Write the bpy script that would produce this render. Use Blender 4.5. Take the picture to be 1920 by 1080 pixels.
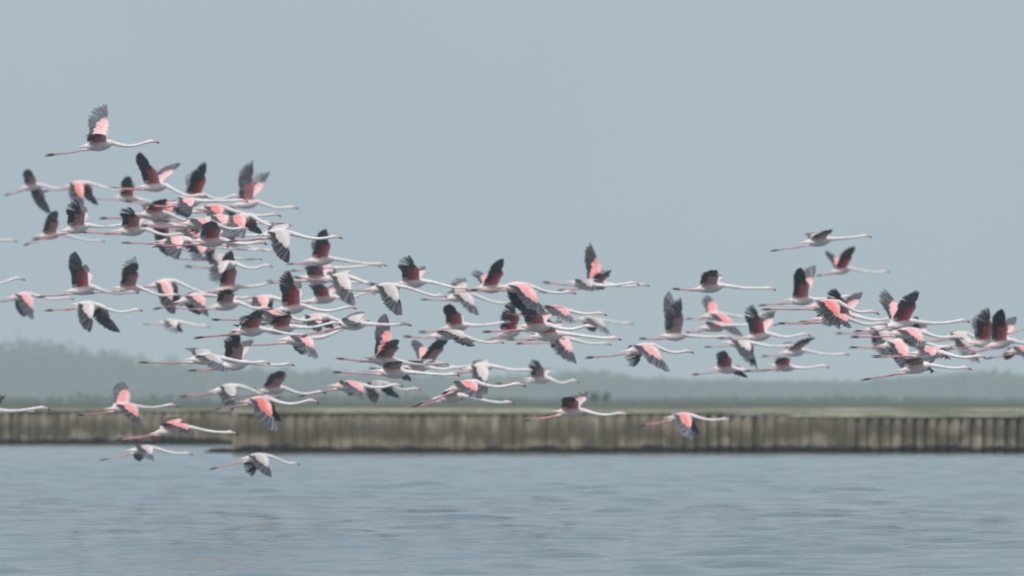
import bpy, math, random
import numpy as np
from mathutils import Vector, noise as mnoise

# ------------------------------------------------------------------ clear
for o in list(bpy.data.objects):
    bpy.data.objects.remove(o, do_unlink=True)
sc = bpy.context.scene
COL = sc.collection
R = math.radians
random.seed(7)

# ------------------------------------------------------------------ camera
FPX = 15700.0            # focal length in pixels of a 1920 px wide picture
EYE = 1.75               # eye height above the water
HORIZON = 752.0
PITCH = math.atan((HORIZON - 540.0) / FPX)
cd = bpy.data.cameras.new('camera')
cam = bpy.data.objects.new('camera', cd)
COL.objects.link(cam)
cd.sensor_width = 36.0
cd.lens = FPX / 1920.0 * 36.0
cd.clip_start = 0.5
cd.clip_end = 9000.0
cd.dof.use_dof = True
cd.dof.focus_distance = 90.0
cd.dof.aperture_fstop = 4.0
cam.location = (0, 0, EYE)
cam.rotation_euler = (R(90) + PITCH, 0, 0)
sc.camera = cam

def at(px, py, D):
    """point seen at pixel (px, py) of the 1920x1080 photograph, D metres away"""
    x = (px - 960.0) / FPX
    y = (540.0 - py) / FPX
    c, s = math.cos(PITCH), math.sin(PITCH)
    dy, dz = c - s * y, s + c * y
    k = D / dy
    return Vector((x * k, D, EYE + dz * k))

# ------------------------------------------------------------------ world
w = bpy.data.worlds.new('World')
sc.world = w
w.use_nodes = True
nt = w.node_tree
nt.nodes.clear()
SUN_EL, SUN_AZ = 48.0, -35.0
n_out = nt.nodes.new('ShaderNodeOutputWorld')
n_bg = nt.nodes.new('ShaderNodeBackground')
n_sky = nt.nodes.new('ShaderNodeTexSky')
n_sky.sky_type = 'NISHITA'
n_sky.sun_disc = False
n_sky.sun_elevation = R(SUN_EL)
n_sky.sun_rotation = R(180 + SUN_AZ)
n_sky.air_density = 1.2
n_sky.dust_density = 4.0
# a closed layer of thin grey cloud over the clear sky
n_tc = nt.nodes.new('ShaderNodeTexCoord')
n_no = nt.nodes.new('ShaderNodeTexNoise')
n_no.inputs['Scale'].default_value = 14.0
n_no.inputs['Detail'].default_value = 3.0
n_cr = nt.nodes.new('ShaderNodeValToRGB')
n_cr.color_ramp.elements[0].position = 0.3
n_cr.color_ramp.elements[0].color = (4.25, 5.12, 5.95, 1)
n_cr.color_ramp.elements[1].position = 0.7
n_cr.color_ramp.elements[1].color = (4.70, 5.60, 6.45, 1)
n_mx = nt.nodes.new('ShaderNodeMix')
n_mx.data_type = 'RGBA'
n_mx.inputs['Factor'].default_value = 0.88
nt.links.new(n_tc.outputs['Generated'], n_no.inputs['Vector'])
nt.links.new(n_no.outputs['Fac'], n_cr.inputs['Fac'])
nt.links.new(n_sky.outputs['Color'], n_mx.inputs['A'])
nt.links.new(n_cr.outputs['Color'], n_mx.inputs['B'])
nt.links.new(n_mx.outputs['Result'], n_bg.inputs['Color'])
n_bg.inputs['Strength'].default_value = 0.1
nt.links.new(n_bg.outputs['Background'], n_out.inputs['Surface'])

# ------------------------------------------------------------------ sun (behind thin overcast)
sd = bpy.data.lights.new('sun', 'SUN')
sd.energy = 2.7
sd.angle = R(14)
sd.color = (1.0, 0.96, 0.90)
sun = bpy.data.objects.new('sun', sd)
COL.objects.link(sun)
sun.rotation_euler = (R(90 - SUN_EL), 0, R(SUN_AZ))
sun.location = (0, -20, 60)

sc.view_settings.view_transform = 'Standard'
sc.view_settings.look = 'None'
sc.view_settings.gamma = 1.0
sc.view_settings.exposure = 0.0
sc.cycles.volume_bounces = 2
sc.cycles.max_bounces = 8

# ------------------------------------------------------------------ helpers
def tag(o, label=None, cat=None, group=None, kind=None):
    if label: o['label'] = label
    if cat: o['category'] = cat
    if group: o['group'] = group
    if kind: o['kind'] = kind
    return o

def link_mesh(name, verts, faces, mat, parent=None, smooth=False):
    me = bpy.data.meshes.new(name)
    me.from_pydata([tuple(v) for v in verts], [], faces)
    me.materials.append(mat)
    if smooth:
        me.polygons.foreach_set('use_smooth', [True] * len(me.polygons))
    me.update()
    o = bpy.data.objects.new(name, me)
    COL.objects.link(o)
    if parent: o.parent = parent
    return o

def new_mat(name, rough=0.8):
    m = bpy.data.materials.new(name)
    m.use_nodes = True
    b = m.node_tree.nodes['Principled BSDF']
    b.inputs['Roughness'].default_value = rough
    return m, m.node_tree, b

def ramp(t, stops):
    r = t.nodes.new('ShaderNodeValToRGB')
    els = r.color_ramp.elements
    while len(els) < len(stops): els.new(0.5)
    for e, (p, c) in zip(els, stops):
        e.position = p
        e.color = (*c, 1)
    return r

def noise_node(t, vec, scale, detail=4, rough=0.6, mapping=None):
    n = t.nodes.new('ShaderNodeTexNoise')
    n.inputs['Scale'].default_value = scale
    n.inputs['Detail'].default_value = detail
    n.inputs['Roughness'].default_value = rough
    if mapping:
        mp = t.nodes.new('ShaderNodeMapping')
        mp.inputs['Scale'].default_value = mapping
        t.links.new(vec, mp.inputs['Vector'])
        vec = mp.outputs['Vector']
    t.links.new(vec, n.inputs['Vector'])
    return n

def mix(t, fac, a, b, mode='MIX'):
    m = t.nodes.new('ShaderNodeMix')
    m.data_type = 'RGBA'
    m.blend_type = mode
    for sock, v in (('Factor', fac), ('A', a), ('B', b)):
        if hasattr(v, 'is_output'): t.links.new(v, m.inputs[sock])
        elif sock == 'Factor': m.inputs[sock].default_value = v
        else: m.inputs[sock].default_value = (*v, 1)
    return m.outputs['Result']

# ------------------------------------------------------------------ materials
# plumage: colour from the mesh, broken up by a fine feather noise
m_bird, t, b = new_mat('plumage', 0.75)
at_n = t.nodes.new('ShaderNodeAttribute'); at_n.attribute_name = 'Col'
geo = t.nodes.new('ShaderNodeTexCoord')
nn = noise_node(t, geo.outputs['Object'], 24.0, 3, 0.6, (0.5, 1, 1))
rr = ramp(t, [(0.3, (0.76, 0.76, 0.78)), (0.7, (1.08, 1.07, 1.06))])
t.links.new(nn.outputs['Fac'], rr.inputs['Fac'])
t.links.new(mix(t, 1.0, at_n.outputs['Color'], rr.outputs['Color'], 'MULTIPLY'), b.inputs['Base Color'])
b.inputs['Sheen Weight'].default_value = 0.15

# water
m_water, t, b = new_mat('lagoon_water', 0.12)
b.inputs['Base Color'].default_value = (0.13, 0.175, 0.195, 1)
b.inputs['IOR'].default_value = 1.33
tc = t.nodes.new('ShaderNodeTexCoord')
n1 = noise_node(t, tc.outputs['Object'], 2.2, 5, 0.6, (0.35, 1.0, 1.0))
bp = t.nodes.new('ShaderNodeBump')
bp.inputs['Strength'].default_value = 0.3
bp.inputs['Distance'].default_value = 0.05
t.links.new(n1.outputs['Fac'], bp.inputs['Height'])
t.links.new(bp.outputs['Normal'], b.inputs['Normal'])

# old sheet piling: brown grey, green vertical stains, wet black foot
m_wall, t, b = new_mat('stained_piling', 0.85)
tc = t.nodes.new('ShaderNodeTexCoord')
ob = tc.outputs['Object']
n1 = noise_node(t, ob, 1.0, 5, 0.68, (2.1, 2.1, 0.35))
r1 = ramp(t, [(0.30, (0.065, 0.052, 0.035)), (0.44, (0.185, 0.15, 0.105)), (0.56, (0.275, 0.232, 0.172)), (0.69, (0.43, 0.375, 0.30))])
t.links.new(n1.outputs['Fac'], r1.inputs['Fac'])
# algae band round mid height, patchy
sepb = t.nodes.new('ShaderNodeSeparateXYZ'); t.links.new(ob, sepb.inputs[0])
n2 = noise_node(t, ob, 0.5, 4, 0.7, (1.0, 1.0, 0.6))
adb = t.nodes.new('ShaderNodeMath'); adb.operation = 'MULTIPLY_ADD'; adb.inputs[1].default_value = 2.0
t.links.new(n2.outputs['Fac'], adb.inputs[0]); t.links.new(sepb.outputs['Z'], adb.inputs[2])
r2 = ramp(t, [(0.75, (0, 0, 0)), (0.95, (1, 1, 1)), (1.25, (0.9, 0.9, 0.9)), (1.5, (0, 0, 0))])
for e, p in zip(r2.color_ramp.elements, (0.50, 0.60, 0.70, 0.84)): e.position = p
hlf = t.nodes.new('ShaderNodeMath'); hlf.operation = 'MULTIPLY'; hlf.inputs[1].default_value = 0.40
t.links.new(adb.outputs[0], hlf.inputs[0]); t.links.new(hlf.outputs[0], r2.inputs['Fac'])
mfac = t.nodes.new('ShaderNodeMath'); mfac.operation = 'MULTIPLY'; mfac.inputs[1].default_value = 0.8
t.links.new(r2.outputs['Color'], mfac.inputs[0])
c1 = mix(t, mfac.outputs[0], r1.outputs['Color'], (0.072, 0.060, 0.037))
sep = t.nodes.new('ShaderNodeSeparateXYZ')
t.links.new(ob, sep.inputs[0])
n3 = noise_node(t, ob, 1.2, 3, 0.6)
ad = t.nodes.new('ShaderNodeMath'); ad.operation = 'MULTIPLY_ADD'
ad.inputs[1].default_value = 0.5; t.links.new(n3.outputs['Fac'], ad.inputs[0]); t.links.new(sep.outputs['Z'], ad.inputs[2])
r3 = ramp(t, [(0.40, (1, 1, 1)), (0.54, (0, 0, 0))])
t.links.new(ad.outputs[0], r3.inputs['Fac'])
c2 = mix(t, r3.outputs['Color'], c1, (0.006, 0.006, 0.007))
t.links.new(c2, b.inputs['Base Color'])
bp = t.nodes.new('ShaderNodeBump'); bp.inputs['Strength'].default_value = 0.5; bp.inputs['Distance'].default_value = 0.04
t.links.new(n1.outputs['Fac'], bp.inputs['Height']); t.links.new(bp.outputs['Normal'], b.inputs['Normal'])

# pale weathered capping
m_cap, t, b = new_mat('weathered_capping', 0.9)
tc = t.nodes.new('ShaderNodeTexCoord')
n1 = noise_node(t, tc.outputs['Object'], 0.6, 6, 0.7, (1, 1, 2))
r1 = ramp(t, [(0.34, (0.15, 0.155, 0.10)), (0.5, (0.27, 0.265, 0.20)), (0.66, (0.42, 0.41, 0.33))])
t.links.new(n1.outputs['Fac'], r1.inputs['Fac']); t.links.new(r1.outputs['Color'], b.inputs['Base Color'])

# ground: dry bank grass in front, greener meadow behind
m_ground, t, b = new_mat('bank_ground', 0.95)
tc = t.nodes.new('ShaderNodeTexCoord')
n1 = noise_node(t, tc.outputs['Object'], 0.22, 6, 0.7, (1.0, 0.5, 1))
r1 = ramp(t, [(0.36, (0.09, 0.095, 0.055)), (0.52, (0.19, 0.185, 0.125)), (0.68, (0.34, 0.32, 0.24))])
t.links.new(n1.outputs['Fac'], r1.inputs['Fac'])
n2 = noise_node(t, tc.outputs['Object'], 0.05, 4, 0.6, (1, 0.4, 1))
r2 = ramp(t, [(0.35, (0.040, 0.050, 0.032)), (0.65, (0.065, 0.076, 0.046))])
t.links.new(n2.outputs['Fac'], r2.inputs['Fac'])
sep = t.nodes.new('ShaderNodeSeparateXYZ'); t.links.new(tc.outputs['Object'], sep.inputs[0])
mr = t.nodes.new('ShaderNodeMapRange'); mr.inputs['From Min'].default_value = 300; mr.inputs['From Max'].default_value = 390
t.links.new(sep.outputs['Y'], mr.inputs['Value'])
t.links.new(mix(t, mr.outputs['Result'], r1.outputs['Color'], r2.outputs['Color']), b.inputs['Base Color'])

def leaf_mat(name, dark, light, scale):
    m, t, b = new_mat(name, 0.9)
    tc = t.nodes.new('ShaderNodeTexCoord')
    n = noise_node(t, tc.outputs['Object'], scale, 4, 0.65)
    r = ramp(t, [(0.3, dark), (0.7, light)])
    t.links.new(n.outputs['Fac'], r.inputs['Fac']); t.links.new(r.outputs['Color'], b.inputs['Base Color'])
    return m
m_wood = leaf_mat('far_foliage', (0.020, 0.060, 0.052), (0.028, 0.075, 0.060), 0.02)
m_scrub = leaf_mat('scrub_foliage', (0.035, 0.06, 0.032), (0.065, 0.09, 0.045), 0.05)
m_bush = leaf_mat('bush_foliage', (0.05, 0.085, 0.075), (0.08, 0.12, 0.10), 3.0)
m_grass = leaf_mat('dry_grass', (0.09, 0.10, 0.05), (0.36, 0.33, 0.24), 0.5)

# ------------------------------------------------------------------ water: one sheet with real waves
def build_water():
    rng = np.random.default_rng(3)
    xs = np.concatenate([np.linspace(-900, -60, 9)[:-1], np.linspace(-60, -24, 10)[:-1],
                         np.linspace(-24, 24, 260), np.linspace(24, 60, 10)[1:], np.linspace(60, 900, 9)[1:]])
    ys = [-60.0, -20.0, 10.0, 30.0, 50.0, 64.0]
    y = 70.0
    while y < 352:
        ys.append(y)
        y += 0.13 + max(0.0, (y - 120)) * 0.0009
    ys = np.array(ys + [352.0])
    X, Y = np.meshgrid(xs, ys)
    Z = np.zeros_like(X)
    for i in range(84):
        lam = 0.50 * (1.033 ** i) if i < 56 else rng.uniform(0.6, 1.9)      # 0.5 m .. 3 m
        th = rng.normal(math.pi / 2 + 0.10, 0.55)
        k = 2 * math.pi / lam
        a = 0.0027 * min(lam, 1.9) ** 0.8
        ph = rng.uniform(0, 2 * math.pi)
        arg = k * (X * math.cos(th) + Y * math.sin(th)) + ph
        # slow modulation makes gusty patches
        mod = 0.6 + 0.75 * np.sin(X * rng.uniform(-.35, .35) + Y * rng.uniform(-.10, .10) + rng.uniform(0, 6.28))
        Z += a * mod * np.sin(arg)
    sg = Z.std()
    Z = Z + 0.10 * (Z * Z / sg - sg)            # sharper crests, flatter troughs
    fade = np.clip((28 - np.abs(X)) / 6, 0, 1) * np.clip((Y - 66) / 6, 0, 1)
    Z *= fade * np.clip(1.0 - (Y - 130) / 260, 0.45, 1.0)
    ny, nx = X.shape
    V = np.stack([X, Y, Z], -1).reshape(-1, 3)
    idx = np.arange(ny * nx).reshape(ny, nx)
    F = np.stack([idx[:-1, :-1], idx[:-1, 1:], idx[1:, 1:], idx[1:, :-1]], -1).reshape(-1, 4)
    me = bpy.data.meshes.new('water')
    me.vertices.add(len(V)); me.vertices.foreach_set('co', V.astype(np.float32).ravel())
    me.loops.add(F.size); me.loops.foreach_set('vertex_index', F.ravel().astype(np.int32))
    me.polygons.add(len(F)); me.polygons.foreach_set('loop_start', np.arange(0, F.size, 4, dtype=np.int32))
    me.update(calc_edges=True); me.validate()
    me.polygons.foreach_set('use_smooth', [True] * len(me.polygons))
    me.materials.append(m_water)
    o = bpy.data.objects.new('water', me)
    COL.objects.link(o)
    tag(o, kind='structure')
build_water()

# ------------------------------------------------------------------ ground behind the walls
YR, YL = 283.0, 339.0                         # distance of right and of left (set back) wall
XC = at(446, 848, YR).x                       # corner where the near wall begins
XA, XB, XD = at(1330, 780, YR).x, at(1480, 780, YR).x, at(1760, 780, YR).x
def topz(x):
    """height of the wall top: it sags a little towards the right"""
    z = 1.37
    if x > XA: z -= 0.13 * min(1, (x - XA) / (XB - XA))
    if x > XD: z += 0.04 * min(1, (x - XD) / 2.0)
    return z + 0.012 * mnoise.noise(Vector((x * 0.25, 1.0, 0)))
def build_ground():
    segs = []
    # columns across x, rows going back from the wall face
    xs = [-1200, -400, -150, -60] + [(-40 + i * 0.8) for i in range(0, 101)] + [60, 150, 400, 1200]
    xs = sorted(set(xs + [XC - 0.02, XC + 0.02]))
    offs = [0.25, 0.9, 1.8, 3.2, 5.0, 8.0, 14, 26, 50, 110, 240, 600, 1500, 3000, 5200]
    verts, faces = [], []
    nrow = len(offs)
    for x in xs:
        y0 = YR if x > XC else YL
        for k, f in enumerate(offs):
            yy = y0 + f
            if x <= XC and k > 8: yy = YR + offs[k]
            h = topz(x) + 0.02 + min(1, f / 5.0) * (1.475 - topz(x))
            h += (0.05 * mnoise.noise(Vector((x * 0.12, yy * 0.06, 0))) + 0.03 * mnoise.noise(Vector((x * 0.9, yy * 0.4, 3)))) * min(1, f / 1.5)
            if f > 200: h = 1.48
            verts.append((x, yy, h))
    for i in range(len(xs) - 1):
        for k in range(nrow - 1):
            a = i * nrow + k
            faces.append((a, a + nrow, a + nrow + 1, a + 1))
    o = link_mesh('ground', verts, faces, m_ground, smooth=True)
    tag(o, kind='structure')
build_ground()

# ------------------------------------------------------------------ walls
XRIB = at(1615, 800, YR).x
def wall(name, label, pts, period, depth, ledge=False):
    """corrugated piling along the poly-line pts (x, y), face towards the left normal of travel"""
    root = bpy.data.objects.new(name, None)
    COL.objects.link(root)
    tag(root, label, 'wall', 'piled walls along the far shore')
    root.location = (pts[0][0], pts[0][1], 0)
    vf, ff = [], []
    prof = [(0.0, 0), (0.26, 0), (0.36, 1), (0.90, 1), (1.0, 0)]
    line = []
    for (ax, ay), (bx, by) in zip(pts[:-1], pts[1:]):
        L = math.hypot(bx - ax, by - ay)
        ux, uy = (bx - ax) / L, (by - ay) / L
        nx_, ny_ = uy, -ux                      # towards the water for left to right travel
        n = max(1, int(L / period))
        for k in range(n):
            jit = random.uniform(-0.06, 0.06)
            xm = ax + ux * (k + .5) * L / n
            nz = mnoise.noise(Vector((xm * 0.22, ay * .1, 4)))
            rib = min(0.8, max(0.18, 0.32 + 0.8 * nz)) if xm < XRIB else 0.85 + 0.3 * nz
            w_ = random.uniform(-.05, .05)
            for p, d in prof[:-1]:
                s = (k + p + (w_ if 0 < p < 1 else 0)) * L / n
                q = depth * (1 + rib * (d - 1) + (jit if d else 0))
                line.append((ax + ux * s + nx_ * q, ay + uy * s + ny_ * q))
        line.append((bx, by))
    hs = [-0.7, 0.0, 0.35, 0.75, 9]
    for (x, y) in line:
        dz = 0.02 * mnoise.noise(Vector((x * 0.7, y, 0)))
        for h in hs:
            vf.append((x - pts[0][0], y - pts[0][1], topz(x) - 0.02 + dz if h > 5 else h))
    m = len(hs)
    for i in range(len(line) - 1):
        for k in range(m - 1):
            a = i * m + k
            ff.append((a, a + m, a + m + 1, a + 1))
    link_mesh('piling', vf, ff, m_wall, root)
    # capping beam: a real box, weathered, broken into short lengths
    vc, fc = [], []
    for (ax, ay), (bx, by) in zip(pts[:-1], pts[1:]):
        L = math.hypot(bx - ax, by - ay)
        ux, uy = (bx - ax) / L, (by - ay) / L
        nx_, ny_ = uy, -ux
        n = max(1, int(L / 2.6))
        for k in range(n):
            s0, s1 = k * L / n + 0.01, (k + 1) * L / n - 0.01
            tz = topz(ax + ux * s0)
            z0 = tz - 0.035 + random.uniform(-0.012, 0.012)
            z1 = tz + 0.04 + random.uniform(-0.012, 0.03)
            o0, o1 = depth + 0.06 + random.uniform(-.02, .02), -0.3
            base = len(vc)
            for s in (s0, s1):
                for (o_, z) in ((o0, z0), (o0, z1 - .02), (o0 - .02, z1), (o1, z1), (o1, z0)):
                    vc.append((ax + ux * s + nx_ * o_ - pts[0][0], ay + uy * s + ny_ * o_ - pts[0][1], z))
            for j in range(5):
                a, b_ = base + j, base + (j + 1) % 5
                fc.append((a, b_, b_ + 5, a + 5))
            fc.append(tuple(base + j for j in (4, 3, 2, 1, 0)))
            fc.append(tuple(base + 5 + j for j in range(5)))
    link_mesh('capping', vc, fc, m_cap, root)
    if ledge:                                   # low rough stone ledge at the foot of the step
        vl, fl = [], []
        xs_ = [-1.15 + 0.11 * k for k in range(11)]
        for x in xs_:
            h = 0.17 * min(1, (x + 1.25) / .5) + 0.05 * mnoise.noise(Vector((x * 5, 0, 2)))
            y_ = pts[1][1] - pts[0][1]
            d_ = 0.05 * mnoise.noise(Vector((x * 4, 7, 2)))
            vl += [(x, y_ - .28 + d_, -.5), (x, y_ - .25 + d_, h * .7), (x, y_ - .12, h), (x, y_ + .5, h * .9), (x, y_ + .55, -.5)]
        for k in range(10):
            for j in range(4):
                a = k * 5 + j
                fl.append((a, a + 5, a + 6, a + 1))
        fl.append((0, 1, 2, 3, 4)); fl.append(tuple(50 + j for j in (4, 3, 2, 1, 0)))
        link_mesh('ledge', vl, fl, m_wall, root)
    return root
wall('piled_wall', 'long ribbed grey brown wall right of the step, rising from the water, dark wet foot',
     [(XC, YL), (XC, YR), (60, YR), (900, YR)], 0.385, 0.17, True)
wall('piled_wall', 'shorter set back stretch of ribbed wall left of the step, behind the lowest birds',
     [(-900, YL), (-60, YL), (XC - 0.25, YL)], 0.385, 0.17)

# ------------------------------------------------------------------ grass on the bank
def build_grass():
    rng = random.Random(5)
    v, f = [], []
    for i in range(16000):
        x = rng.uniform(-24, 24)
        y0 = YR if x > XC else YL
        d = 0.35 + 7.0 * rng.random() ** 1.8
        dens = mnoise.noise(Vector((x * 0.35, d * 0.3, 9.0)))
        if dens < -0.12 and rng.random() < 0.8: continue
        y = y0 + d
        z = topz(x) + min(1, d / 5.0) * (1.475 - topz(x)) - 0.03
        h = rng.uniform(0.03, 0.10) * (1 + 0.7 * max(0, dens))
        a = rng.uniform(0, math.pi)
        wd = rng.uniform(0.012, 0.03)
        dx, dy = math.cos(a) * wd, math.sin(a) * wd
        lx = rng.uniform(-0.05, 0.05)
        b0 = len(v)
        v += [(x - dx, y - dy, z), (x + dx, y + dy, z), (x + dx * .5 + lx * .5, y + dy * .5, z + h * .6), (x + lx, y, z + h), (x - dx * .5 + lx * .5, y - dy * .5, z + h * .6)]
        f.append((b0, b0 + 1, b0 + 2, b0 + 3, b0 + 4))
    o = link_mesh('bank_grass', v, f, m_grass)
    tag(o, 'low dry grass growing along the top of the piled walls', 'grass', kind='stuff')
build_grass()

# ------------------------------------------------------------------ far wood and scrub
def leaf_cloud(v, f, rng, c, rx, ry, rz, n, size):
    for i in range(n):
        while True:
            p = Vector((rng.uniform(-1, 1), rng.uniform(-1, 1), rng.uniform(-1, 1)))
            if p.length <= 1: break
        p = p * (0.55 + 0.45 * rng.random())
        bump = 1 + 0.28 * mnoise.noise(Vector((p.x * 2 + c[0], p.y * 2, p.z * 2 + c[1])))
        q = Vector((c[0] + p.x * rx * bump, c[1] + p.y * ry * bump, max(1.3, c[2] + p.z * rz * bump)))
        a = Vector((rng.gauss(0, 1), rng.gauss(0, 1), rng.gauss(0, 1))).normalized()
        b_ = a.cross(Vector((rng.gauss(0, 1), rng.gauss(0, 1), rng.gauss(0, 1)))).normalized()
        s = size * rng.uniform(0.6, 1.3)
        b0 = len(v)
        v += [q - a * s, q - b_ * s * .6, q + a * s, q + b_ * s * .6]
        f.append((b0, b0 + 1, b0 + 2, b0 + 3))

def top_px(px):
    """tree line of the photograph: picture height of the wood above the horizon, by column"""
    pts = [(-900, 622), (-300, 628), (0, 632), (70, 628), (160, 648), (260, 668), (420, 682), (620, 692), (820, 700),
           (1000, 700), (1090, 690), (1180, 706), (1400, 712), (1600, 712), (1750, 700), (1830, 690), (1920, 700), (2300, 690), (2900, 680)]
    for (a, ya), (b_, yb) in zip(pts[:-1], pts[1:]):
        if a <= px <= b_: return ya + (yb - ya) * (px - a) / (b_ - a)
    return 690
def build_wood():
    rng = random.Random(11)
    v, f = [], []
    D0 = 4400.0
    for row in range(3):
        x = -480.0
        while x < 520.0:
            D = D0 + row * 60 + rng.uniform(-20, 20)
            px = 960 + x / D * FPX
            H = (HORIZON - top_px(px)) / FPX * D
            H *= rng.uniform(0.84, 1.03)
            wdt = rng.uniform(8, 15)
            leaf_cloud(v, f, rng, (x, D, 1.5 + H * 0.52), wdt, 9, H * 0.56, 420, 1.5)
            leaf_cloud(v, f, rng, (x + rng.uniform(-6, 6), D - 5, 1.5 + H * 0.24), wdt * 1.2, 8, H * 0.34, 160, 1.6)
            x += rng.uniform(6, 12)
    o = link_mesh('far_wood', v, f, m_wood)
    tag(o, 'long hazy blue green belt of trees far behind the wall', 'trees', kind='stuff')
    v, f = [], []
    x = -230.0
    while x < 230.0:
        D = 2000 + rng.uniform(-60, 60)
        px = 960 + x / D * FPX
        hgt = (1.3 + 1.3 * mnoise.noise(Vector((x * 0.02, 2, 0)))) * (1.5 if px < 900 else 0.8) + rng.uniform(-.2, .3)
        leaf_cloud(v, f, rng, (x, D, 1.6), rng.uniform(3, 6), 4, max(0.6, hgt), 70, 0.6)
        x += rng.uniform(1.8, 3.4)
    o = link_mesh('scrub_belt', v, f, m_scrub)
    tag(o, 'low green scrub along the meadow between the wall and the trees', 'scrub', kind='stuff')
build_wood()

# two little bushes standing on the bank
def bush(px, py, D, h, wd, label):
    rng = random.Random(int(px))
    p = at(px, py, D)
    root = bpy.data.objects.new('bush', None)
    COL.objects.link(root)
    root.location = (p.x, D, 1.46)
    tag(root, label, 'bush', 'bushes on the bank')
    v, f = [], []
    for k in range(9):
        a, r_ = rng.uniform(0, 6.28), rng.uniform(0, wd * .5)
        c = Vector((math.cos(a) * r_, math.sin(a) * r_, h * rng.uniform(.35, .85)))
        for i in range(38):
            q = c + Vector((rng.gauss(0, 1), rng.gauss(0, 1), rng.gauss(0, 1.3))) * wd * .22
            q.z = max(0.03, q.z)
            a1 = Vector((rng.gauss(0, 1), rng.gauss(0, 1), rng.gauss(0, 1))).normalized()
            b1 = a1.cross(Vector((0.3, 0.2, 1))).normalized()
            s = 0.16 * rng.uniform(.6, 1.3)
            b0 = len(v)
            v += [q - a1 * s, q - b1 * s * .5, q + a1 * s, q + b1 * s * .5]
            f.append((b0, b0 + 1, b0 + 2, b0 + 3))
    link_mesh('foliage', v, f, m_bush, root)
    v, f = [], []
    for k in range(5):
        a = k * 1.257
        ex, ey = math.cos(a) * wd * .3, math.sin(a) * wd * .3
        b0 = len(v)
        for (z, r_, fx) in ((0, .02, 0), (h * .45, .012, .5), (h * .8, .006, 1)):
            for j in range(5):
                t_ = j * 1.257
                v.append((ex * fx + math.cos(t_) * r_, ey * fx + math.sin(t_) * r_, z))
        for r_ in range(2):
            for j in range(5):
                q0, q1 = b0 + r_ * 5 + j, b0 + r_ * 5 + (j + 1) % 5
                f.append((q0, q1, q1 + 5, q0 + 5))
    link_mesh('stem', v, f, m_wall, root)
bush(1113, 756, 1100, 1.25, 0.95, 'left one of two small dark bushes on the bank, beside the low red winged bird')
bush(1136, 756, 1120, 1.20, 0.90, 'right one of two small dark bushes on the bank, above its beak tip')

# ------------------------------------------------------------------ flamingos
WHITE = (0.90, 0.86, 0.855)
BELLY_SHADE = (0.74, 0.66, 0.61)  # shade of the underside, painted into the body colour
LEG = (0.70, 0.32, 0.36)
FOOT = (0.17, 0.13, 0.145)
BILL = (0.74, 0.50, 0.50)
BLACK = (0.042, 0.043, 0.050)
CRIMSON = (0.60, 0.055, 0.075)
CORAL = (0.84, 0.19, 0.18)
PALE = (0.82, 0.58, 0.585)

def lerp3(a, b_, k): return tuple(x + (y - x) * k for x, y in zip(a, b_))

class Mesher:
    def __init__(s): s.v, s.c, s.f = [], [], []
    def loft(s, rings):
        """rings: (centre, side vector, up vector, colour top, colour bottom); 10 points round"""
        n = 10
        b0 = len(s.v)
        for (c, sv, uv, ct, cb) in rings:
            for j in range(n):
                a = 2 * math.pi * j / n
                s.v.append(c + sv * math.cos(a) + uv * math.sin(a))
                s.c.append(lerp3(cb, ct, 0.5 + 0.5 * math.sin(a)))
        for i in range(len(rings) - 1):
            for j in range(n):
                a, b_ = b0 + i * n + j, b0 + i * n + (j + 1) % n
                s.f.append((a, b_, b_ + n, a + n))
        s.f.append(tuple(b0 + j for j in range(n))[::-1])
        e = b0 + (len(rings) - 1) * n
        s.f.append(tuple(e + j for j in range(n)))
    def tube(s, pts, radii, cols, flat=1.0):
        rings = []
        for i, p in enumerate(pts):
            d = (pts[min(i + 1, len(pts) - 1)] - pts[max(i - 1, 0)]).normalized()
            sv = Vector((0, 1, 0)); sv = (sv - d * sv.dot(d)).normalized()
            uv = sv.cross(d).normalized()
            if uv.z < 0: uv = -uv
            r_ = radii[i] if isinstance(radii[i], tuple) else (radii[i], radii[i])
            rings.append((p, sv * r_[0], uv * r_[1], cols[i], cols[i]))
        s.loft(rings)
    def blade(s, root, d, nrm, length, width, col, curl):
        """one flight feather: a thin lens, six stations long, slightly curved"""
        sd_ = nrm.cross(d).normalized()
        b0 = len(s.v)
        prof = [(0, .5), (.25, .9), (.6, 1), (.84, .92), (.95, .62), (1, .15)]
        for (u, wv) in prof:
            c = root + d * (length * u) + nrm * (curl * u * u * length)
            hw = width * 0.5 * wv
            th = 0.0018
            s.v += [c - sd_ * hw, c + nrm * th, c + sd_ * hw, c - nrm * th]
            s.c += [col] * 4
        for i in range(len(prof) - 1):
            for j in range(4):
                a, b_ = b0 + i * 4 + j, b0 + i * 4 + (j + 1) % 4
                s.f.append((a, b_, b_ + 4, a + 4))

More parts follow.
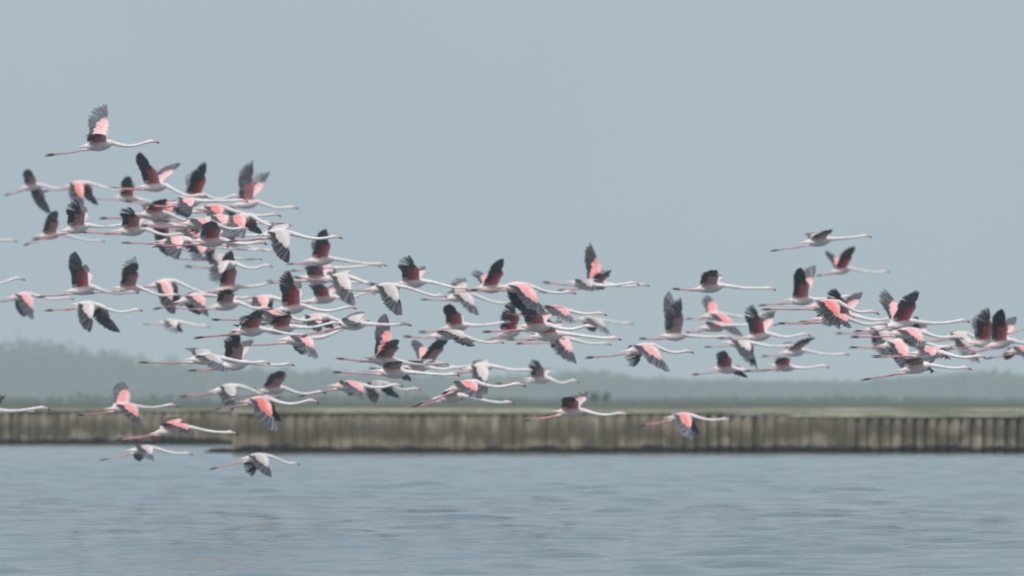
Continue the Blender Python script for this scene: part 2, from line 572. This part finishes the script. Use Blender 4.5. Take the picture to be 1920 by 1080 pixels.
def wing(M, side, tip, tint, red, rng, sz):
    """side -1: towards the camera, +1: away.  tip: (dx, dz) in metres seen in the picture"""
    L = 0.70
    dx, dz = tip
    # the torso hides part of a level wing; limit to the reach of the wing
    r_ = math.hypot(dx, dz)
    if r_ > L * 0.97: dx, dz = dx * L * .97 / r_, dz * L * .97 / r_
    dy = side * math.sqrt(L * L - dx * dx - dz * dz)
    S = Vector((0.105, side * 0.055, 0.045))
    T = S + Vector((dx, dy, dz))
    up = dz > 0
    Wp = S + (T - S) * 0.36 + Vector((0.055 + rng.uniform(-.01, .02), side * (0.05 if up else 0.03), 0.03 if up else 0.07))
    K = S + (T - S) * 0.54 + Vector((0.035, side * 0.03, 0.02 if up else 0.035))
    def bone(u):      # Catmull-like blend over S, Wp, K, T'
        P = [S, Wp, K]
        if u < 0.62:
            k = u / 0.62
            a = S.lerp(Wp, k)
            return a + (Vector((0, 0, 1)) * (0.018 * math.sin(math.pi * k)))
        k = (u - 0.62) / 0.38
        return Wp.lerp(K, k)
    hand = (T - Wp).normalized()
    back = Vector((-1, 0, 0.02 + rng.uniform(-.05, .05)))
    # coverts: closed sheet with a rounded leading edge
    nu, nv = 12, 5
    ring = []
    b0 = len(M.v)
    ctop0 = lerp3(PALE, CORAL, tint)
    if tint <= .25: ctop0 = lerp3((0.42, 0.37, 0.36), (0.62, 0.52, 0.51), rng.random())   # greyer birds of the flock
    for i in range(nu + 1):
        u = i / nu
        P = bone(u)
        bd = (bone(min(1, u + .04)) - bone(max(0, u - .04))).normalized()
        k = max(0, (u - 0.45) / 0.55)
        cdir = (back * (1 - 0.75 * k) + hand * (0.75 * k)).normalized()
        nrm = bd.cross(cdir).normalized() * side         # upper surface
        ch = 0.225 * (1 - u) + 0.178 * u if u < .62 else 0.192 - 0.105 * (u - .62) / .38
        th = 0.020 * (1 - u) + 0.006
        for j in range(nv):                     # upper, front to back
            q = j / (nv - 1)
            wave = 1 + 0.06 * math.sin(u * 34 + j) * q
            p = P + cdir * (ch * q * wave) + nrm * (th * math.sin(math.pi * min(1, q * .9 + .1)) - 0.012 * q)
            M.v.append(p)
            edge = lerp3(WHITE, ctop0, min(1, q * 1.6 + .25 * tint))
            c_ = edge if u > .15 else lerp3(WHITE, edge, u / .15)
            if u > .85: c_ = lerp3(c_, (0.30, 0.25, 0.27), (u - .85) / .15 * q)
            M.c.append(c_)
        for j in range(nv):                     # lower, back to front
            q = 1 - j / (nv - 1)
            p = P + cdir * (ch * q) - nrm * (0.35 * th * math.sin(math.pi * min(1, q * .9 + .1)) + 0.014 * q)
            M.v.append(p)
            c_ = lerp3((0.74, 0.42, 0.43), lerp3((0.62, 0.34, 0.35), CRIMSON, red), min(1, q * 2.2))
            if q > .7: c_ = lerp3(c_, BLACK, (q - .7) / .3 * (0.4 + 0.6 * min(1, u * 2)))
            if u > .55: c_ = lerp3(c_, (0.10, 0.05, 0.06), min(1, (u - .55) / .3) * (0.3 + .7 * q))
            M.c.append(c_)
    n = nv * 2
    for i in range(nu):
        for j in range(n):
            a, b_ = b0 + i * n + j, b0 + i * n + (j + 1) % n
            M.f.append((a, b_, b_ + n, a + n))
    M.f.append(tuple(b0 + j for j in range(n))); M.f.append(tuple(b0 + nu * n + j for j in range(n))[::-1])
    # flight feathers
    NF = 30
    grey = rng.uniform(1.2, 5.0)
    splay = rng.random() < 0.45
    gap = rng.uniform(0.40, 0.62)
    lead = rng.uniform(-.06, .10)
    for k in range(NF):
        u = (k + 0.5) / NF
        P = bone(u)
        bd = (bone(min(1, u + .04)) - bone(max(0, u - .04))).normalized()
        g = max(0.0, (u - 0.36) / 0.64)
        g = g ** (1.15 if splay else 0.85)
        cdir = (back * (1 - g) + hand * g * 1.0).normalized()
        if u > .9: cdir = (cdir + Vector((0.10 * (u - .9) / .1, 0, 0))).normalized()
        nrm = bd.cross(back).normalized() * side
        nrm = (nrm - cdir * nrm.dot(cdir)).normalized()
        ln = 0.175 if u < .45 else 0.175 + 0.105 * math.sin(min(1, (u - .45) / .45) * math.pi / 2)
        ln *= rng.uniform(0.96, 1.03)
        wd = 0.055
        if splay and u > .66:
            wd = 0.055 * gap
            cdir = (cdir + Vector((lead, 0, 0)) * ((u - .66) / .34) + nrm * rng.uniform(-.05, .05)).normalized()
            ln *= rng.uniform(.92, 1.06)
        g2 = rng.uniform(0.8, 1.3) * (1 + (grey - 1) * u)
        col = tuple(c * g2 for c in BLACK)
        if u < .10: col = lerp3(WHITE, (0.5, 0.4, 0.42), u / .1)
        curl = (-0.10 if up else 0.13) * (0.3 + u) * rng.uniform(.7, 1.3)
        M.blade(P + cdir * 0.088 - nrm * (0.010 + 0.0012 * (k % 3)), cdir, nrm, ln, wd * 1.0, col, curl)

def flamingo(i, spec):
    (bx, by, hx, hy, fx, fy, nx_, ny_, qx, qy, tint, red, label) = spec
    rng = random.Random(i * 13 + 5)
    ln = min(212.0, max(140.0, hx - fx))
    s = ln / 1.60                                   # pixels per metre
    D0 = FPX / s
    D = D0 * (0.945 + 0.022 * ((i * 5) % 6))
    ppm = FPX / D
    if 235 < bx < 470 and 375 < by < 505:           # wings spread wide in the crowded part
        nx_, ny_, qx, qy = [q * 1.35 for q in (nx_, ny_, qx, qy)]
    M = Mesher()
    to = lambda x, y: ((x - bx) / ppm, (by - y) / ppm)
    sz = ppm and s / ppm                            # individual size
    H = Vector((to(hx, hy)[0], 0, to(hx, hy)[1]))
    Ft = Vector((to(fx, fy)[0], 0, to(fx, fy)[1]))
    yaw = rng.uniform(-0.24, 0.24)
    # ---- torso, neck and head as one loft
    ang = math.atan2(-Ft.z * 0.55, -Ft.x) + rng.gauss(0, .075)           # body follows the line of the legs a little
    ca, sa = math.cos(ang), math.sin(ang)
    def rot(x, z): return Vector((x * ca - z * sa, 0, x * sa + z * ca)) * sz
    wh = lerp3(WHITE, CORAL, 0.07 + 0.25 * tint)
    be = lerp3(BELLY_SHADE, (0.70, 0.40, 0.38), 0.35 * tint)
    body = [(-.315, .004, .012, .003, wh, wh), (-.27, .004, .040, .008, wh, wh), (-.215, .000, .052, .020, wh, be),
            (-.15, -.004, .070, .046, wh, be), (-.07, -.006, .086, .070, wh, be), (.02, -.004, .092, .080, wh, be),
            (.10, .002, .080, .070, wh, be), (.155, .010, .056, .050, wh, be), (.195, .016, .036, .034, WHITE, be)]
    pts = [rot(x, z) for (x, z, *_r) in body]
    rad = [(a * sz * 1.08, b_ * sz * 1.12) for (_x, _z, a, b_, *_c) in body]
    cols = [(c1, c2) for (*_q, c1, c2) in body]
    # neck: cubic curve that dips and rises to the head
    P0 = pts[-1]
    vec = H - P0
    dist = vec.length
    hd = Vector((1, 0, rng.uniform(-.06, .10))).normalized()
    sag = 0.05 * sz + rng.uniform(-.045, .055)
    E = H - hd * (0.17 * sz)                        # back of the skull
    c1 = P0 + Vector((0.30 * dist, 0, -sag * 0.9 + vec.z * .1))
    c2 = E - Vector((0.28 * dist, 0, sag * 0.75 + vec.z * .25))
    NN = 14
    for k in range(1, NN + 1):
        u = k / NN
        p = P0 * (1 - u) ** 3 + c1 * 3 * u * (1 - u) ** 2 + c2 * 3 * u * u * (1 - u) + E * u ** 3
        r_ = (0.034 - 0.0135 * min(1, u * 2.0)) * sz
        pts.append(p); rad.append((r_, r_))
        cols.append((WHITE, lerp3(be, WHITE, 0.45)))  # painted underside shade runs on, fainter, along the neck
    head = [(.02, .004, .020, .021, wh, WHITE), (.045, .006, .024, .027, wh, WHITE), (.075, .002, .020, .024, wh, WHITE),
            (.095, -.003, .014, .018, BILL, BILL), (.120, -.008, .012, .016, BILL, BILL),
            (.140, -.014, .011, .015, (.20, .10, .11), (.3, .15, .15)), (.160, -.026, .009, .012, (.03, .03, .03), (.03, .03, .03)),
            (.176, -.040, .003, .004, (.02, .02, .02), (.02, .02, .02))]
    up_ = Vector((-hd.z, 0, hd.x))
    for (a, z, r1, r2, ct, cb) in head:
        pts.append(E + (hd * a + up_ * z) * sz); rad.append((r1 * sz, r2 * sz)); cols.append((ct, cb))
    rings = []
    for k, p in enumerate(pts):
        d = (pts[min(k + 1, len(pts) - 1)] - pts[max(k - 1, 0)]).normalized()
        sv = Vector((0, 1, 0))
        uv = sv.cross(d).normalized()
        if uv.z < 0: uv = -uv
        rings.append((p, sv * rad[k][0], uv * rad[k][1], cols[k][0], cols[k][1]))
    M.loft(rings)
    # eyes
    for sd_ in (-1, 1):
        c = E + (hd * .058 + up_ * .012) * sz + Vector((0, sd_ * .021 * sz, 0))
        M.tube([c - Vector((.004, 0, 0)), c, c + Vector((.004, 0, 0))], [.002, .005, .002], [(.35, .25, .05), (.02, .02, .02), (.35, .25, .05)])
    # ---- legs trailing behind, webbed feet
    for sd_ in (-1, 1):
        hip = rot(-.12, -.035) + Vector((0, sd_ * .030, 0))
        end = Ft + Vector((.085 * sz, sd_ * .022, sd_ * -.008 + rng.uniform(-.008, .008)))
        knee = hip.lerp(end, 0.47) + Vector((0, 0, -.012 + rng.uniform(-.008, .008)))
        M.tube([hip, hip.lerp(knee, .25), hip.lerp(knee, .6), knee, knee.lerp(end, .12), knee.lerp(end, .6), end],
               [x * sz for x in (.034, .024, .011, .0115, .0078, .007, .007)],
               [wh, wh, LEG, lerp3(LEG, FOOT, .3), LEG, LEG, lerp3(LEG, FOOT, .6)])
        dd = (end - knee).normalized()
        sp = rng.uniform(.010, .022)
        M.tube([end - dd * .02, end + dd * .005, end + dd * .04, end + dd * .075, end + dd * .09],
               [(.007, .008), (.012, .010), (.026, .011), (sp, .008), (.004, .003)], [FOOT] * 5)
        for q in (-1, 0, 1):                        # toes beyond the web
            a0 = end + dd * .04 + Vector((0, q * .012, 0))
            M.tube([a0, a0 + dd * .045 + Vector((0, q * .006, -.004)), a0 + dd * .075 + Vector((0, q * .008, -.012))], [.005, .004, .0015], [FOOT] * 3)
    # ---- wings; given as picture offsets from the shoulder, in pixels
    nb = len(M.v)
    wing(M, -1, (nx_ / ppm, -ny_ / ppm), tint, red, rng, sz)
    wing(M, 1, (qx / ppm, -qy / ppm), tint, red, rng, sz)
    me = bpy.data.meshes.new('flamingo')
    me.from_pydata([tuple(v) for v in M.v], [], M.f)
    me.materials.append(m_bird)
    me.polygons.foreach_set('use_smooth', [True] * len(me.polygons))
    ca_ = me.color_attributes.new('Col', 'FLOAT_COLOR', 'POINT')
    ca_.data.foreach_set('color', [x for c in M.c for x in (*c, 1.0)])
    me.update()
    o = bpy.data.objects.new('flamingo', me)
    COL.objects.link(o)
    o.location = at(bx, by, D)
    o.rotation_euler = (0, 0, yaw)
    tag(o, label, 'flamingo', 'flamingos flying in a flock over the water')
    return o

#  torso x, y | beak x, y | feet x, y | near wing tip dx, dy | far wing tip dx, dy | pink of back | red under wing | label
BIRDS = [
(185,272, 298,264,  88,291, -22,-16,  -4,-72, .35, .8, 'highest flamingo of all, alone at upper left with one pink wing straight up'),
( 60,350, 150,356,   8,364,  -2,-28,  24, 66, .35, .1, 'flamingo at the left edge, long dark wing hanging down, grey wing tip above its back'),
(145,347, 238,356,  78,357,  14, 52,  10, 40, .85, .6, 'white backed flamingo with coral wing hanging down, second in the upper left row'),
(240,372, 318,380, 165,372,  -2,-36,  -8,-30, .50, .8, 'flamingo with short raised red wing, between the coral winged bird and the tall winged one'),
(290,350, 392,366, 205,352, -22,-56,  12,-42, .45, .8, 'flamingo with wings raised in a V, just below and right of the lone highest bird'),
(365,369, 454,367, 285,378,  -2,-56,   4,-46, .35, 1., 'flamingo with one broad black red rooted wing up, above the densest tangle of birds'),
(352,380, 466,376, 276,386,  -8, 22, -14, 24, .35, .4, 'flamingo with grey lowered wings right under the broad black raised wing'),
(463,382, 560,389, 385,386,  -2,-52,  18,-40, .40, .5, 'flamingo with two slim parted wings raised, topmost right bird of the upper left cluster'),
(312,384, 402,401, 235,378,   4, 26,   8, 18, .80, .6, 'rosy flamingo with pink wing lowered, on the left side of the dense tangle'),
(300,420, 392,426, 222,422, -12,-26,   0, 48, .45, 1., 'flamingo with red wing raised and grey wing hanging, left edge of the dense tangle'),
(400,392, 527,402, 335,398,  -4, 30,   4, 26, .90, .4, 'flamingo with domed salmon wing, in the middle of the dense tangle, long neck pointing right'),
(424,437, 512,438, 345,446,   8,-30,   4,-24, .30, .2, 'flamingo with a small black triangular raised wing, right of the domed salmon wing'),
(522,440, 641,443, 430,452,   2, 60,  -8,-22, .25, .2, 'flamingo with long dark wing hanging to a point, right end of the dense tangle'),
(602,488, 726,495, 538,495, -12,-52,   0,-46, .35, 1., 'flamingo with a big rounded black raised wing whose beak reaches the clear sky, centre left'),
(606,503, 714,497, 545,508,  16, 26,  10, 20, .35, .3, 'flamingo tucked just beneath the rounded black raised wing, neck parallel to its neighbour'),
(608,560, 706,549, 528,568,  -8,-32,   0,-28, .55, 1., 'flamingo with a small red raised wing behind a brown hanging wing, centre left'),
(636,522, 742,537, 550,520,  26, 56, -16,-14, .15, .1, 'brownish flamingo with thick dark wing curving down to the right, centre left'),
(722,540, 838,554, 640,544,  16, 58,  12, 44, .20, .1, 'flamingo with a single slim brown wing hanging straight down in clear sky left of centre'),
(775,530, 880,541, 690,532,  -6,-44,  -12,-28, .35, .9, 'flamingo with short grey wing raised, orange red at its root, left of centre'),
(862,556, 972,567, 790,562,  12, 40,   6,-34, .25, .2, 'flamingo with grey wing up and brown wing down, just left of the parted black wings'),
(920,540,1024,546, 840,548,   0,-48, -30,-32, .55, .9, 'flamingo with two ragged black wings up and pink body, near the middle'),
(968,538,1082,547, 880,544,  30, 62,  16, 50, .55, .2, 'white backed flamingo with long pink and grey wing sweeping down right, middle of the flock'),
(1118,535,1218,533,1046,544,  10,-24, -20,-76, .70, .5, 'flamingo with tall salmon wing raised high, the tallest wing near the middle'),
(1096,533,1200,531,1018,530,  14, 22,   6, 14, .25, .2, 'flamingo mostly hidden behind the bird with the tall salmon wing, grey wing tip showing below'),
(1035,582,1138,588, 950,590,  30, 30,  22, 24, .55, .2, 'flamingo with pink shoulder and grey lowered wing, just left of the small white flamingo'),
(1105,600,1190,606,1040,604,  18, 32,  14, 26, .00, .1, 'small white flamingo with grey wing lowered, right of the pink shouldered bird'),
(1030,629,1166,634, 950,636, -12,-34,  -4,-26, .60, .8, 'flamingo with salmon body and dark red ragged wing half raised, right of the middle'),
(1048,637,1146,644, 968,644,  12, 50,   6, 40, .40, .1, 'flamingo with brown wing hanging to a square dark tip, right of the middle'),
(955,625,1060,632, 875,640, -14,-54,   4,-40, .35, 1., 'flamingo with curled black raised wing and red root, left of the dark red ragged wing'),
(856,613, 966,603, 785,622,  -6,-38, -40,-34, .60, .8, 'pale pink flamingo with one grey wing apart behind its tail, centre'),
(835,628, 945,640, 758,632,  44, 22,  34, 26, .00, .0, 'whitish flamingo with arched back and brown wing lowered to a point, centre'),
(802,682, 905,686, 718,690,  16,-44, -26,-42, .30, .1, 'flamingo with two dark wings spread in a V over its back, centre, above the haze'),
(722,676, 842,681, 632,673,   4,-36, -10,-78, .70, .6, 'flamingo with tall narrow wing raised, pink at its middle, centre left above the haze'),
(738,698, 862,701, 625,698,   4,-18,   8, 22, .20, .3, 'flamingo gliding level just below the tall narrow pink wing'),
(652,723, 756,722, 560,742,  30, 32, -10, 26, .55, .1, 'flamingo with pink wing lowered to a point, against the haze left of two dark wings'),
(706,722, 790,729, 622,728,  -8, 38,  20, 28, .10, .0, 'flamingo with two black green wings hanging down close together, over the wall top'),
(868,724, 986,721, 780,756,  26, 30,   8, 26, .75, .1, 'flamingo with broad pale pink wing lowered and long rosy legs, low in the centre'),
(845,745, 966,753, 772,760,  24,-10,  -8, 10, .45, .4, 'flamingo just below the broad pale pink wing, white neck along the wall top'),
(900,690,1004,693, 815,702,  10, 56, -26,-14, .15, .1, 'brown flamingo with domed wing hanging behind the broad pale pink wing'),
(1012,711,1088,714, 928,718,   0,-32,  -8,-20, .20, .1, 'small flamingo with short grey raised wing, alone over the haze right of centre'),
(1202,654,1302,658,1098,670,  22, 48, -12, 42, .45, .0, 'flamingo with two dark wings hanging like a pair of curtains, right of centre'),
(1332,539,1455,541,1262,543,   2,-28,  -4,-24, .30, .2, 'flamingo with low grey domed wing, alone in clear sky, right half'),
(1265,630,1372,632,1200,636,  -4,-62, -22,-74, .15, .0, 'flamingo with tall brown and grey wings straight up, right half'),
(1340,592,1442,590,1285,598,  30, 42,  -8,-36, .70, .2, 'white backed flamingo with pink wing slanting down right and grey wing behind, right half'),
(1338,613,1456,607,1282,624,  14, 12,  -4, 14, .45, .3, 'flamingo mostly hidden behind the slanting pink wing, thin red legs'),
(1424,630,1522,627,1345,634, -12,-52,   2,-44, .35, 1., 'flamingo with dark raised wing and red root, right of the slanting pink wing'),
(1386,643,1492,648,1322,650,  24, 36,  14, 50, .05, .0, 'grey brown flamingo with broad drooping wings, over the haze in the right half'),
(1362,692,1462,694,1298,701,   0,-30,  10, 20, .45, 1., 'flamingo with grey wing half up and straight red legs, lowest of the right cluster'),
(1470,688,1557,687,1395,695,   6,-16, -24,-10, .60, 1., 'small flamingo with short red and grey wing, right of the straight red legs'),
(1490,660,1592,663,1428,668,  18,-24, -14,-18, .10, .2, 'small pale flamingo with brown stubby wing, just above the one with the short red wing'),
(1535,452,1636,441,1445,469,  -4,-18, -10,-16, .10, .2, 'topmost bird of the right half, flat grey wing and outstretched pink legs'),
(1578,507,1668,508,1532,516,  12,-38, -36,-34, .55, 1., 'flamingo with wings spread in a wide V, directly below the topmost right bird'),
(1503,563,1602,555,1424,572, -12,-54,  10,-58, .45, .7, 'flamingo with black wing up and pale pink wing behind, above the salmon backed bird'),
(1548,572,1649,585,1430,580,   0, 52,  12, 40, 1.0, .0, 'salmon backed flamingo with broad black wing hanging, right half'),
(1582,594,1678,598,1500,602, -16,-48,   4,-42, .60, .6, 'flamingo with grey raised wing showing behind the salmon back, right half'),
(1690,608,1820,600,1602,620,   4,-56, -36,-60, .35, 1., 'flamingo with two big dark raised wings and crimson root, highest of the far right group'),
(1645,619,1738,620,1568,625,  22, 58,   4, 58, .20, .0, 'white backed flamingo with dark ragged wing slanting down, left end of the far right group'),
(1680,645,1786,650,1594,652,  12, 60,   4, 48, .45, .0, 'pink shouldered flamingo with brown wing hanging lowest in the far right group'),
(1715,642,1812,646,1640,648,   4,-42,  -4,-34, .40, 1., 'flamingo with one small dark raised wing and red root, under the two big dark wings'),
(1718,690,1822,689,1618,710,   4,-18,   2, 14, .45, .6, 'lowest flamingo of the far right group, neck level over the haze'),
(1795,630,1890,640,1725,640,  24, 56,  10, 24, .20, .3, 'white flamingo with dark narrow wing hanging to a point, near the right edge'),
(1845,642,1958,634,1770,655,  -6,-58, -18,-50, .50, .9, 'flamingo near the right edge with ragged black wing up, left one of the pair'),
(1876,644,1985,636,1800,662,   0,-56,   6,-46, .50, .9, 'flamingo near the right edge with ragged black wing up, right one of the pair'),
(1913,657,2020,650,1850,670,   0, 26, -30, 22, .85, .3, 'salmon flamingo cut off by the right edge, dark wing tip below'),
(1955,606,2060,600,1882,626,  10,-40,   0,-30, .20, .3, 'flamingo leaving at the right edge, only its grey legs and tail inside'),
( 94,441, 197,451,  45,457,  -6,-40,   2,-28, .55, .3, 'pink bodied flamingo with small raised grey wing, left edge below the long hanging wing'),
(145,428, 247,419,  62,447, -14,-46,   2,-38, .20, .2, 'pale flamingo with slim grey wing up and neck rising, beside the pink bodied one'),
(-62,450,  32,451,-130,455,   0,-30,   0,-30, .20, .3, 'flamingo entering at the left edge above, only a thin neck inside'),
( 42,556, 138,559, -30,566,  10, 48,  -8, 42, .60, .0, 'flamingo with short black wings hanging, at the left edge under the tall black wing'),
(-55,530,  48,522,-130,535,   0,-30,   0,-30, .20, .3, 'flamingo entering at the left edge, head left of the tall black wing'),
(155,543, 262,547,  70,556, -12,-62, -24,-44, .30, 1., 'flamingo with the tallest black wing at left, raised to a point with red root'),
(165,573, 268,580,  86,581,  -2, 54,  36, 54, .05, .0, 'white flamingo with both wings hanging, beneath the tallest black wing at left'),
(243,541, 340,552, 165,550,   8,-42, -12,-54, .65, .5, 'flamingo with coral pink raised wing, right of the tallest black wing at left'),
(306,532, 412,549, 232,536,  18, 62,  10, 46, .45, .1, 'brown pink flamingo with domed shoulder and long hanging wing, right of the coral raised wing'),
(360,560, 479,557, 288,577,   0, 38,  18, 34, .50, .1, 'flamingo with two grey wing tips hanging under a red patch, left half'),
(428,541, 531,530, 352,550,  -2,-62, -18,-50, .90, .5, 'flamingo with narrow salmon wing straight up below the dense tangle'),
(382,466, 500,468, 330,468,  -4, 22,  -8, 18, .50, .5, 'flamingo with short grey lowered wing at the bottom left of the dense tangle'),
(402,483, 492,484, 326,485,   6, 22,   0, 16, .20, .3, 'flamingo hidden under the dense tangle, only the neck clear to the right'),
(424,497, 514,498, 346,500, -12, 30, -16, 24, .20, .3, 'lowest flamingo of the dense tangle, straight white neck above the narrow salmon wing'),
(430,456, 518,469, 358,460,   8,-16,   2,-12, .45, 1., 'flamingo with a small level red wing at the right side of the dense tangle'),
(346,428, 434,439, 272,430,  10, 30,   6, 22, .65, .2, 'flamingo with pale pink lowered wing inside the dense tangle'),
(425,572, 512,577, 320,578,   4,-26,  -4,-20, .45, .1, 'flamingo with small brown raised wing and long level legs, under the narrow salmon wing'),
(492,562, 600,566, 418,570,   8, 38, -12, 34, .55, .1, 'flamingo with red brown domed shoulder, left of the curved dark raised wing'),
(548,578, 668,575, 468,592, -26,-62,   2,-48, .40, 1., 'flamingo with dark raised wing curving back to a hooked tip, orange red root'),
(528,617, 640,605, 440,612,   0,-30,  -8,-24, .55, .9, 'flamingo with short dark red wing, directly below the hooked dark wing'),
(560,636, 672,613, 440,648,  24, 42, -10, 34, .45, .0, 'flamingo with two dark wings hanging in fingers, neck rising right, left half over the haze'),
(660,608, 772,607, 562,629,   8, 12,  -6,-22, .05, .0, 'grey white flamingo with thin dark legs and neck along clear sky, left of centre'),
(320,605, 396,611, 268,608,  18, 24,  -6, 22, .00, .0, 'small whitish flamingo with wings drooping, alone at left over the haze'),
(385,673, 506,679, 263,680,  22, 30, -46,-20, .00, .0, 'large pale grey flamingo with dark feet stretched far left, over the hazy trees'),
(440,684, 552,682, 355,694,  -6,-58,  12,-44, .05, .0, 'white flamingo with pale wings raised, in front of the large pale grey one'),
(512,731, 612,735, 430,744,  12,-32,   2,-26, .00, .0, 'faint flamingo with grey triangular raised wing, just above the coral winged bird on the wall'),
(426,729, 524,742, 338,742,  -4, 46,  -8, 38, .10, .1, 'grey flamingo with arched wing before the wall top, left of the coral winged bird'),
(485,752, 600,752, 400,766,  30, 60,  12, 44, 1.0, .1, 'white backed flamingo with bright coral wing hanging over the wall'),
(232,765, 336,759, 143,778,   4, 40,   2,-44, .70, .1, 'flamingo with pink shoulder and black raised wing tip, over the wall at left'),
(320,806, 446,811, 216,823,  26, 14,   0,-22, .75, .3, 'flamingo with pointed pink wing and straight pale neck, before the wall foot at left'),
(268,843, 361,850, 190,861,   2, 26, -18, 28, .00, .0, 'small flamingo with dark wings hanging, flying low over the water, the left one of two'),
(480,858, 562,868, 395,878,   8, 40, -14, 40, .05, .0, 'small beige flamingo with wings hanging, flying low over the water, the right one of two'),
(-22,774,  96,765,-110,780,   0,-30,   0,-30, .20, .3, 'flamingo entering at left before the wall, the further reaching of two necks'),
(-48,776,  68,771,-130,784,   0, 34,   0, 30, .20, .3, 'flamingo entering at left before the wall, the lower and shorter of two necks'),
(1072,772,1178,775, 980,788, -12,-26,  14,-34, .60, 1., 'flamingo with red raised wing, alone over the wall at right of centre'),
(1278,782,1371,786,1198,796,  16, 46,   8, 36, .85, .1, 'pink flamingo with wing hanging, lowest right bird, alone in front of the wall'),
(372,419, 470,427, 262,424,   0, 26,  -6, 18, .50, .3, 'cream bodied flamingo in the heart of the dense tangle, wing lowered'),
(396,452, 500,454, 290,462,  -8,-24,   2,-18, .55, 1., 'flamingo low in the dense tangle with a short red wing half raised'),
(412,412, 514,417, 304,414,   2, 28,  10, 22, .40, .1, 'flamingo behind the domed salmon wing, brown wing lowered'),
(290,402, 388,410, 186,410,  -8,-18,  -4,-16, .80, .8, 'rosy flamingo at the left of the dense tangle with a low red wing'),
(505,592, 608,598, 398,600,  10, 26,  -6, 22, .45, .1, 'flamingo with wing lowered, tucked under the hooked dark wing'),
(1008,612,1120,612, 905,621, -14,-30,  -6,-26, .65, .8, 'flamingo with rosy shoulder half hidden behind the long pink and grey sweeping wing'),
(782,689, 868,690, 692,691,  20,-10,   4,-14, .30, .2, 'flamingo gliding level just under the two dark wings spread in a V'),
(1742,663,1850,668,1636,668,   6, 24,   4, 18, .55, .2, 'flamingo in the middle of the far right group with short lowered wing'),
(596,522, 700,530, 500,528, -10,-22,   2,-20, .30, .7, 'flamingo half hidden behind the thick dark wing that curves down right'),
(1560,598,1668,606,1455,606,  -6, 24,   4, 20, .70, .2, 'flamingo right behind the broad black hanging wing of the salmon backed bird'),
(248,432, 350,438, 150,436,  -8,-28,   2,-20, .60, .6, 'flamingo with small rosy wing, in the gap left of the dense tangle'),
(448,412, 548,420, 345,415,  10, 32,   4, 24, .75, .2, 'flamingo with coral lowered wing at the right side of the dense tangle'),
(330,452, 432,460, 228,455,   8, 30,   2, 20, .35, .1, 'flamingo with drooping grey pink wing on the lower left fringe of the dense tangle'),
(470,620, 572,628, 366,632, -10,-34,   4,-28, .50, .9, 'flamingo with raised red black wing, left of the short dark red wing'),
(590,598, 694,600, 486,608,   4, 30,  12, 24, .30, .1, 'flamingo crossing below the hooked dark wing, brown wing lowered'),
(1700,624,1806,632,1596,632,  16, 40,   6, 30, .50, .1, 'flamingo behind the white backed bird of the far right group, pink wing lowered'),
]
for i, spec in enumerate(BIRDS):
    flamingo(i, spec)

# ------------------------------------------------------------------ haze
hm = bpy.data.materials.new('haze_air')
hm.use_nodes = True
t = hm.node_tree
t.nodes.clear()
ho = t.nodes.new('ShaderNodeOutputMaterial')
hv = t.nodes.new('ShaderNodeVolumePrincipled')
hv.inputs['Color'].default_value = (0.84, 0.94, 0.96, 1)
hv.inputs['Density'].default_value = 0.00022
hv.inputs['Anisotropy'].default_value = 0.0
t.links.new(hv.outputs['Volume'], ho.inputs['Volume'])
x0, x1, y0, y1, z0, z1 = -1220, 1220, -70, 5600, -1.7, 60
hz = link_mesh('haze', [(x0, y0, z0), (x1, y0, z0), (x1, y1, z0), (x0, y1, z0), (x0, y0, z1), (x1, y0, z1), (x1, y1, z1), (x0, y1, z1)],
               [(3, 2, 1, 0), (4, 5, 6, 7), (0, 1, 5, 4), (1, 2, 6, 5), (2, 3, 7, 6), (3, 0, 4, 7)], hm)
tag(hz, kind='stuff')
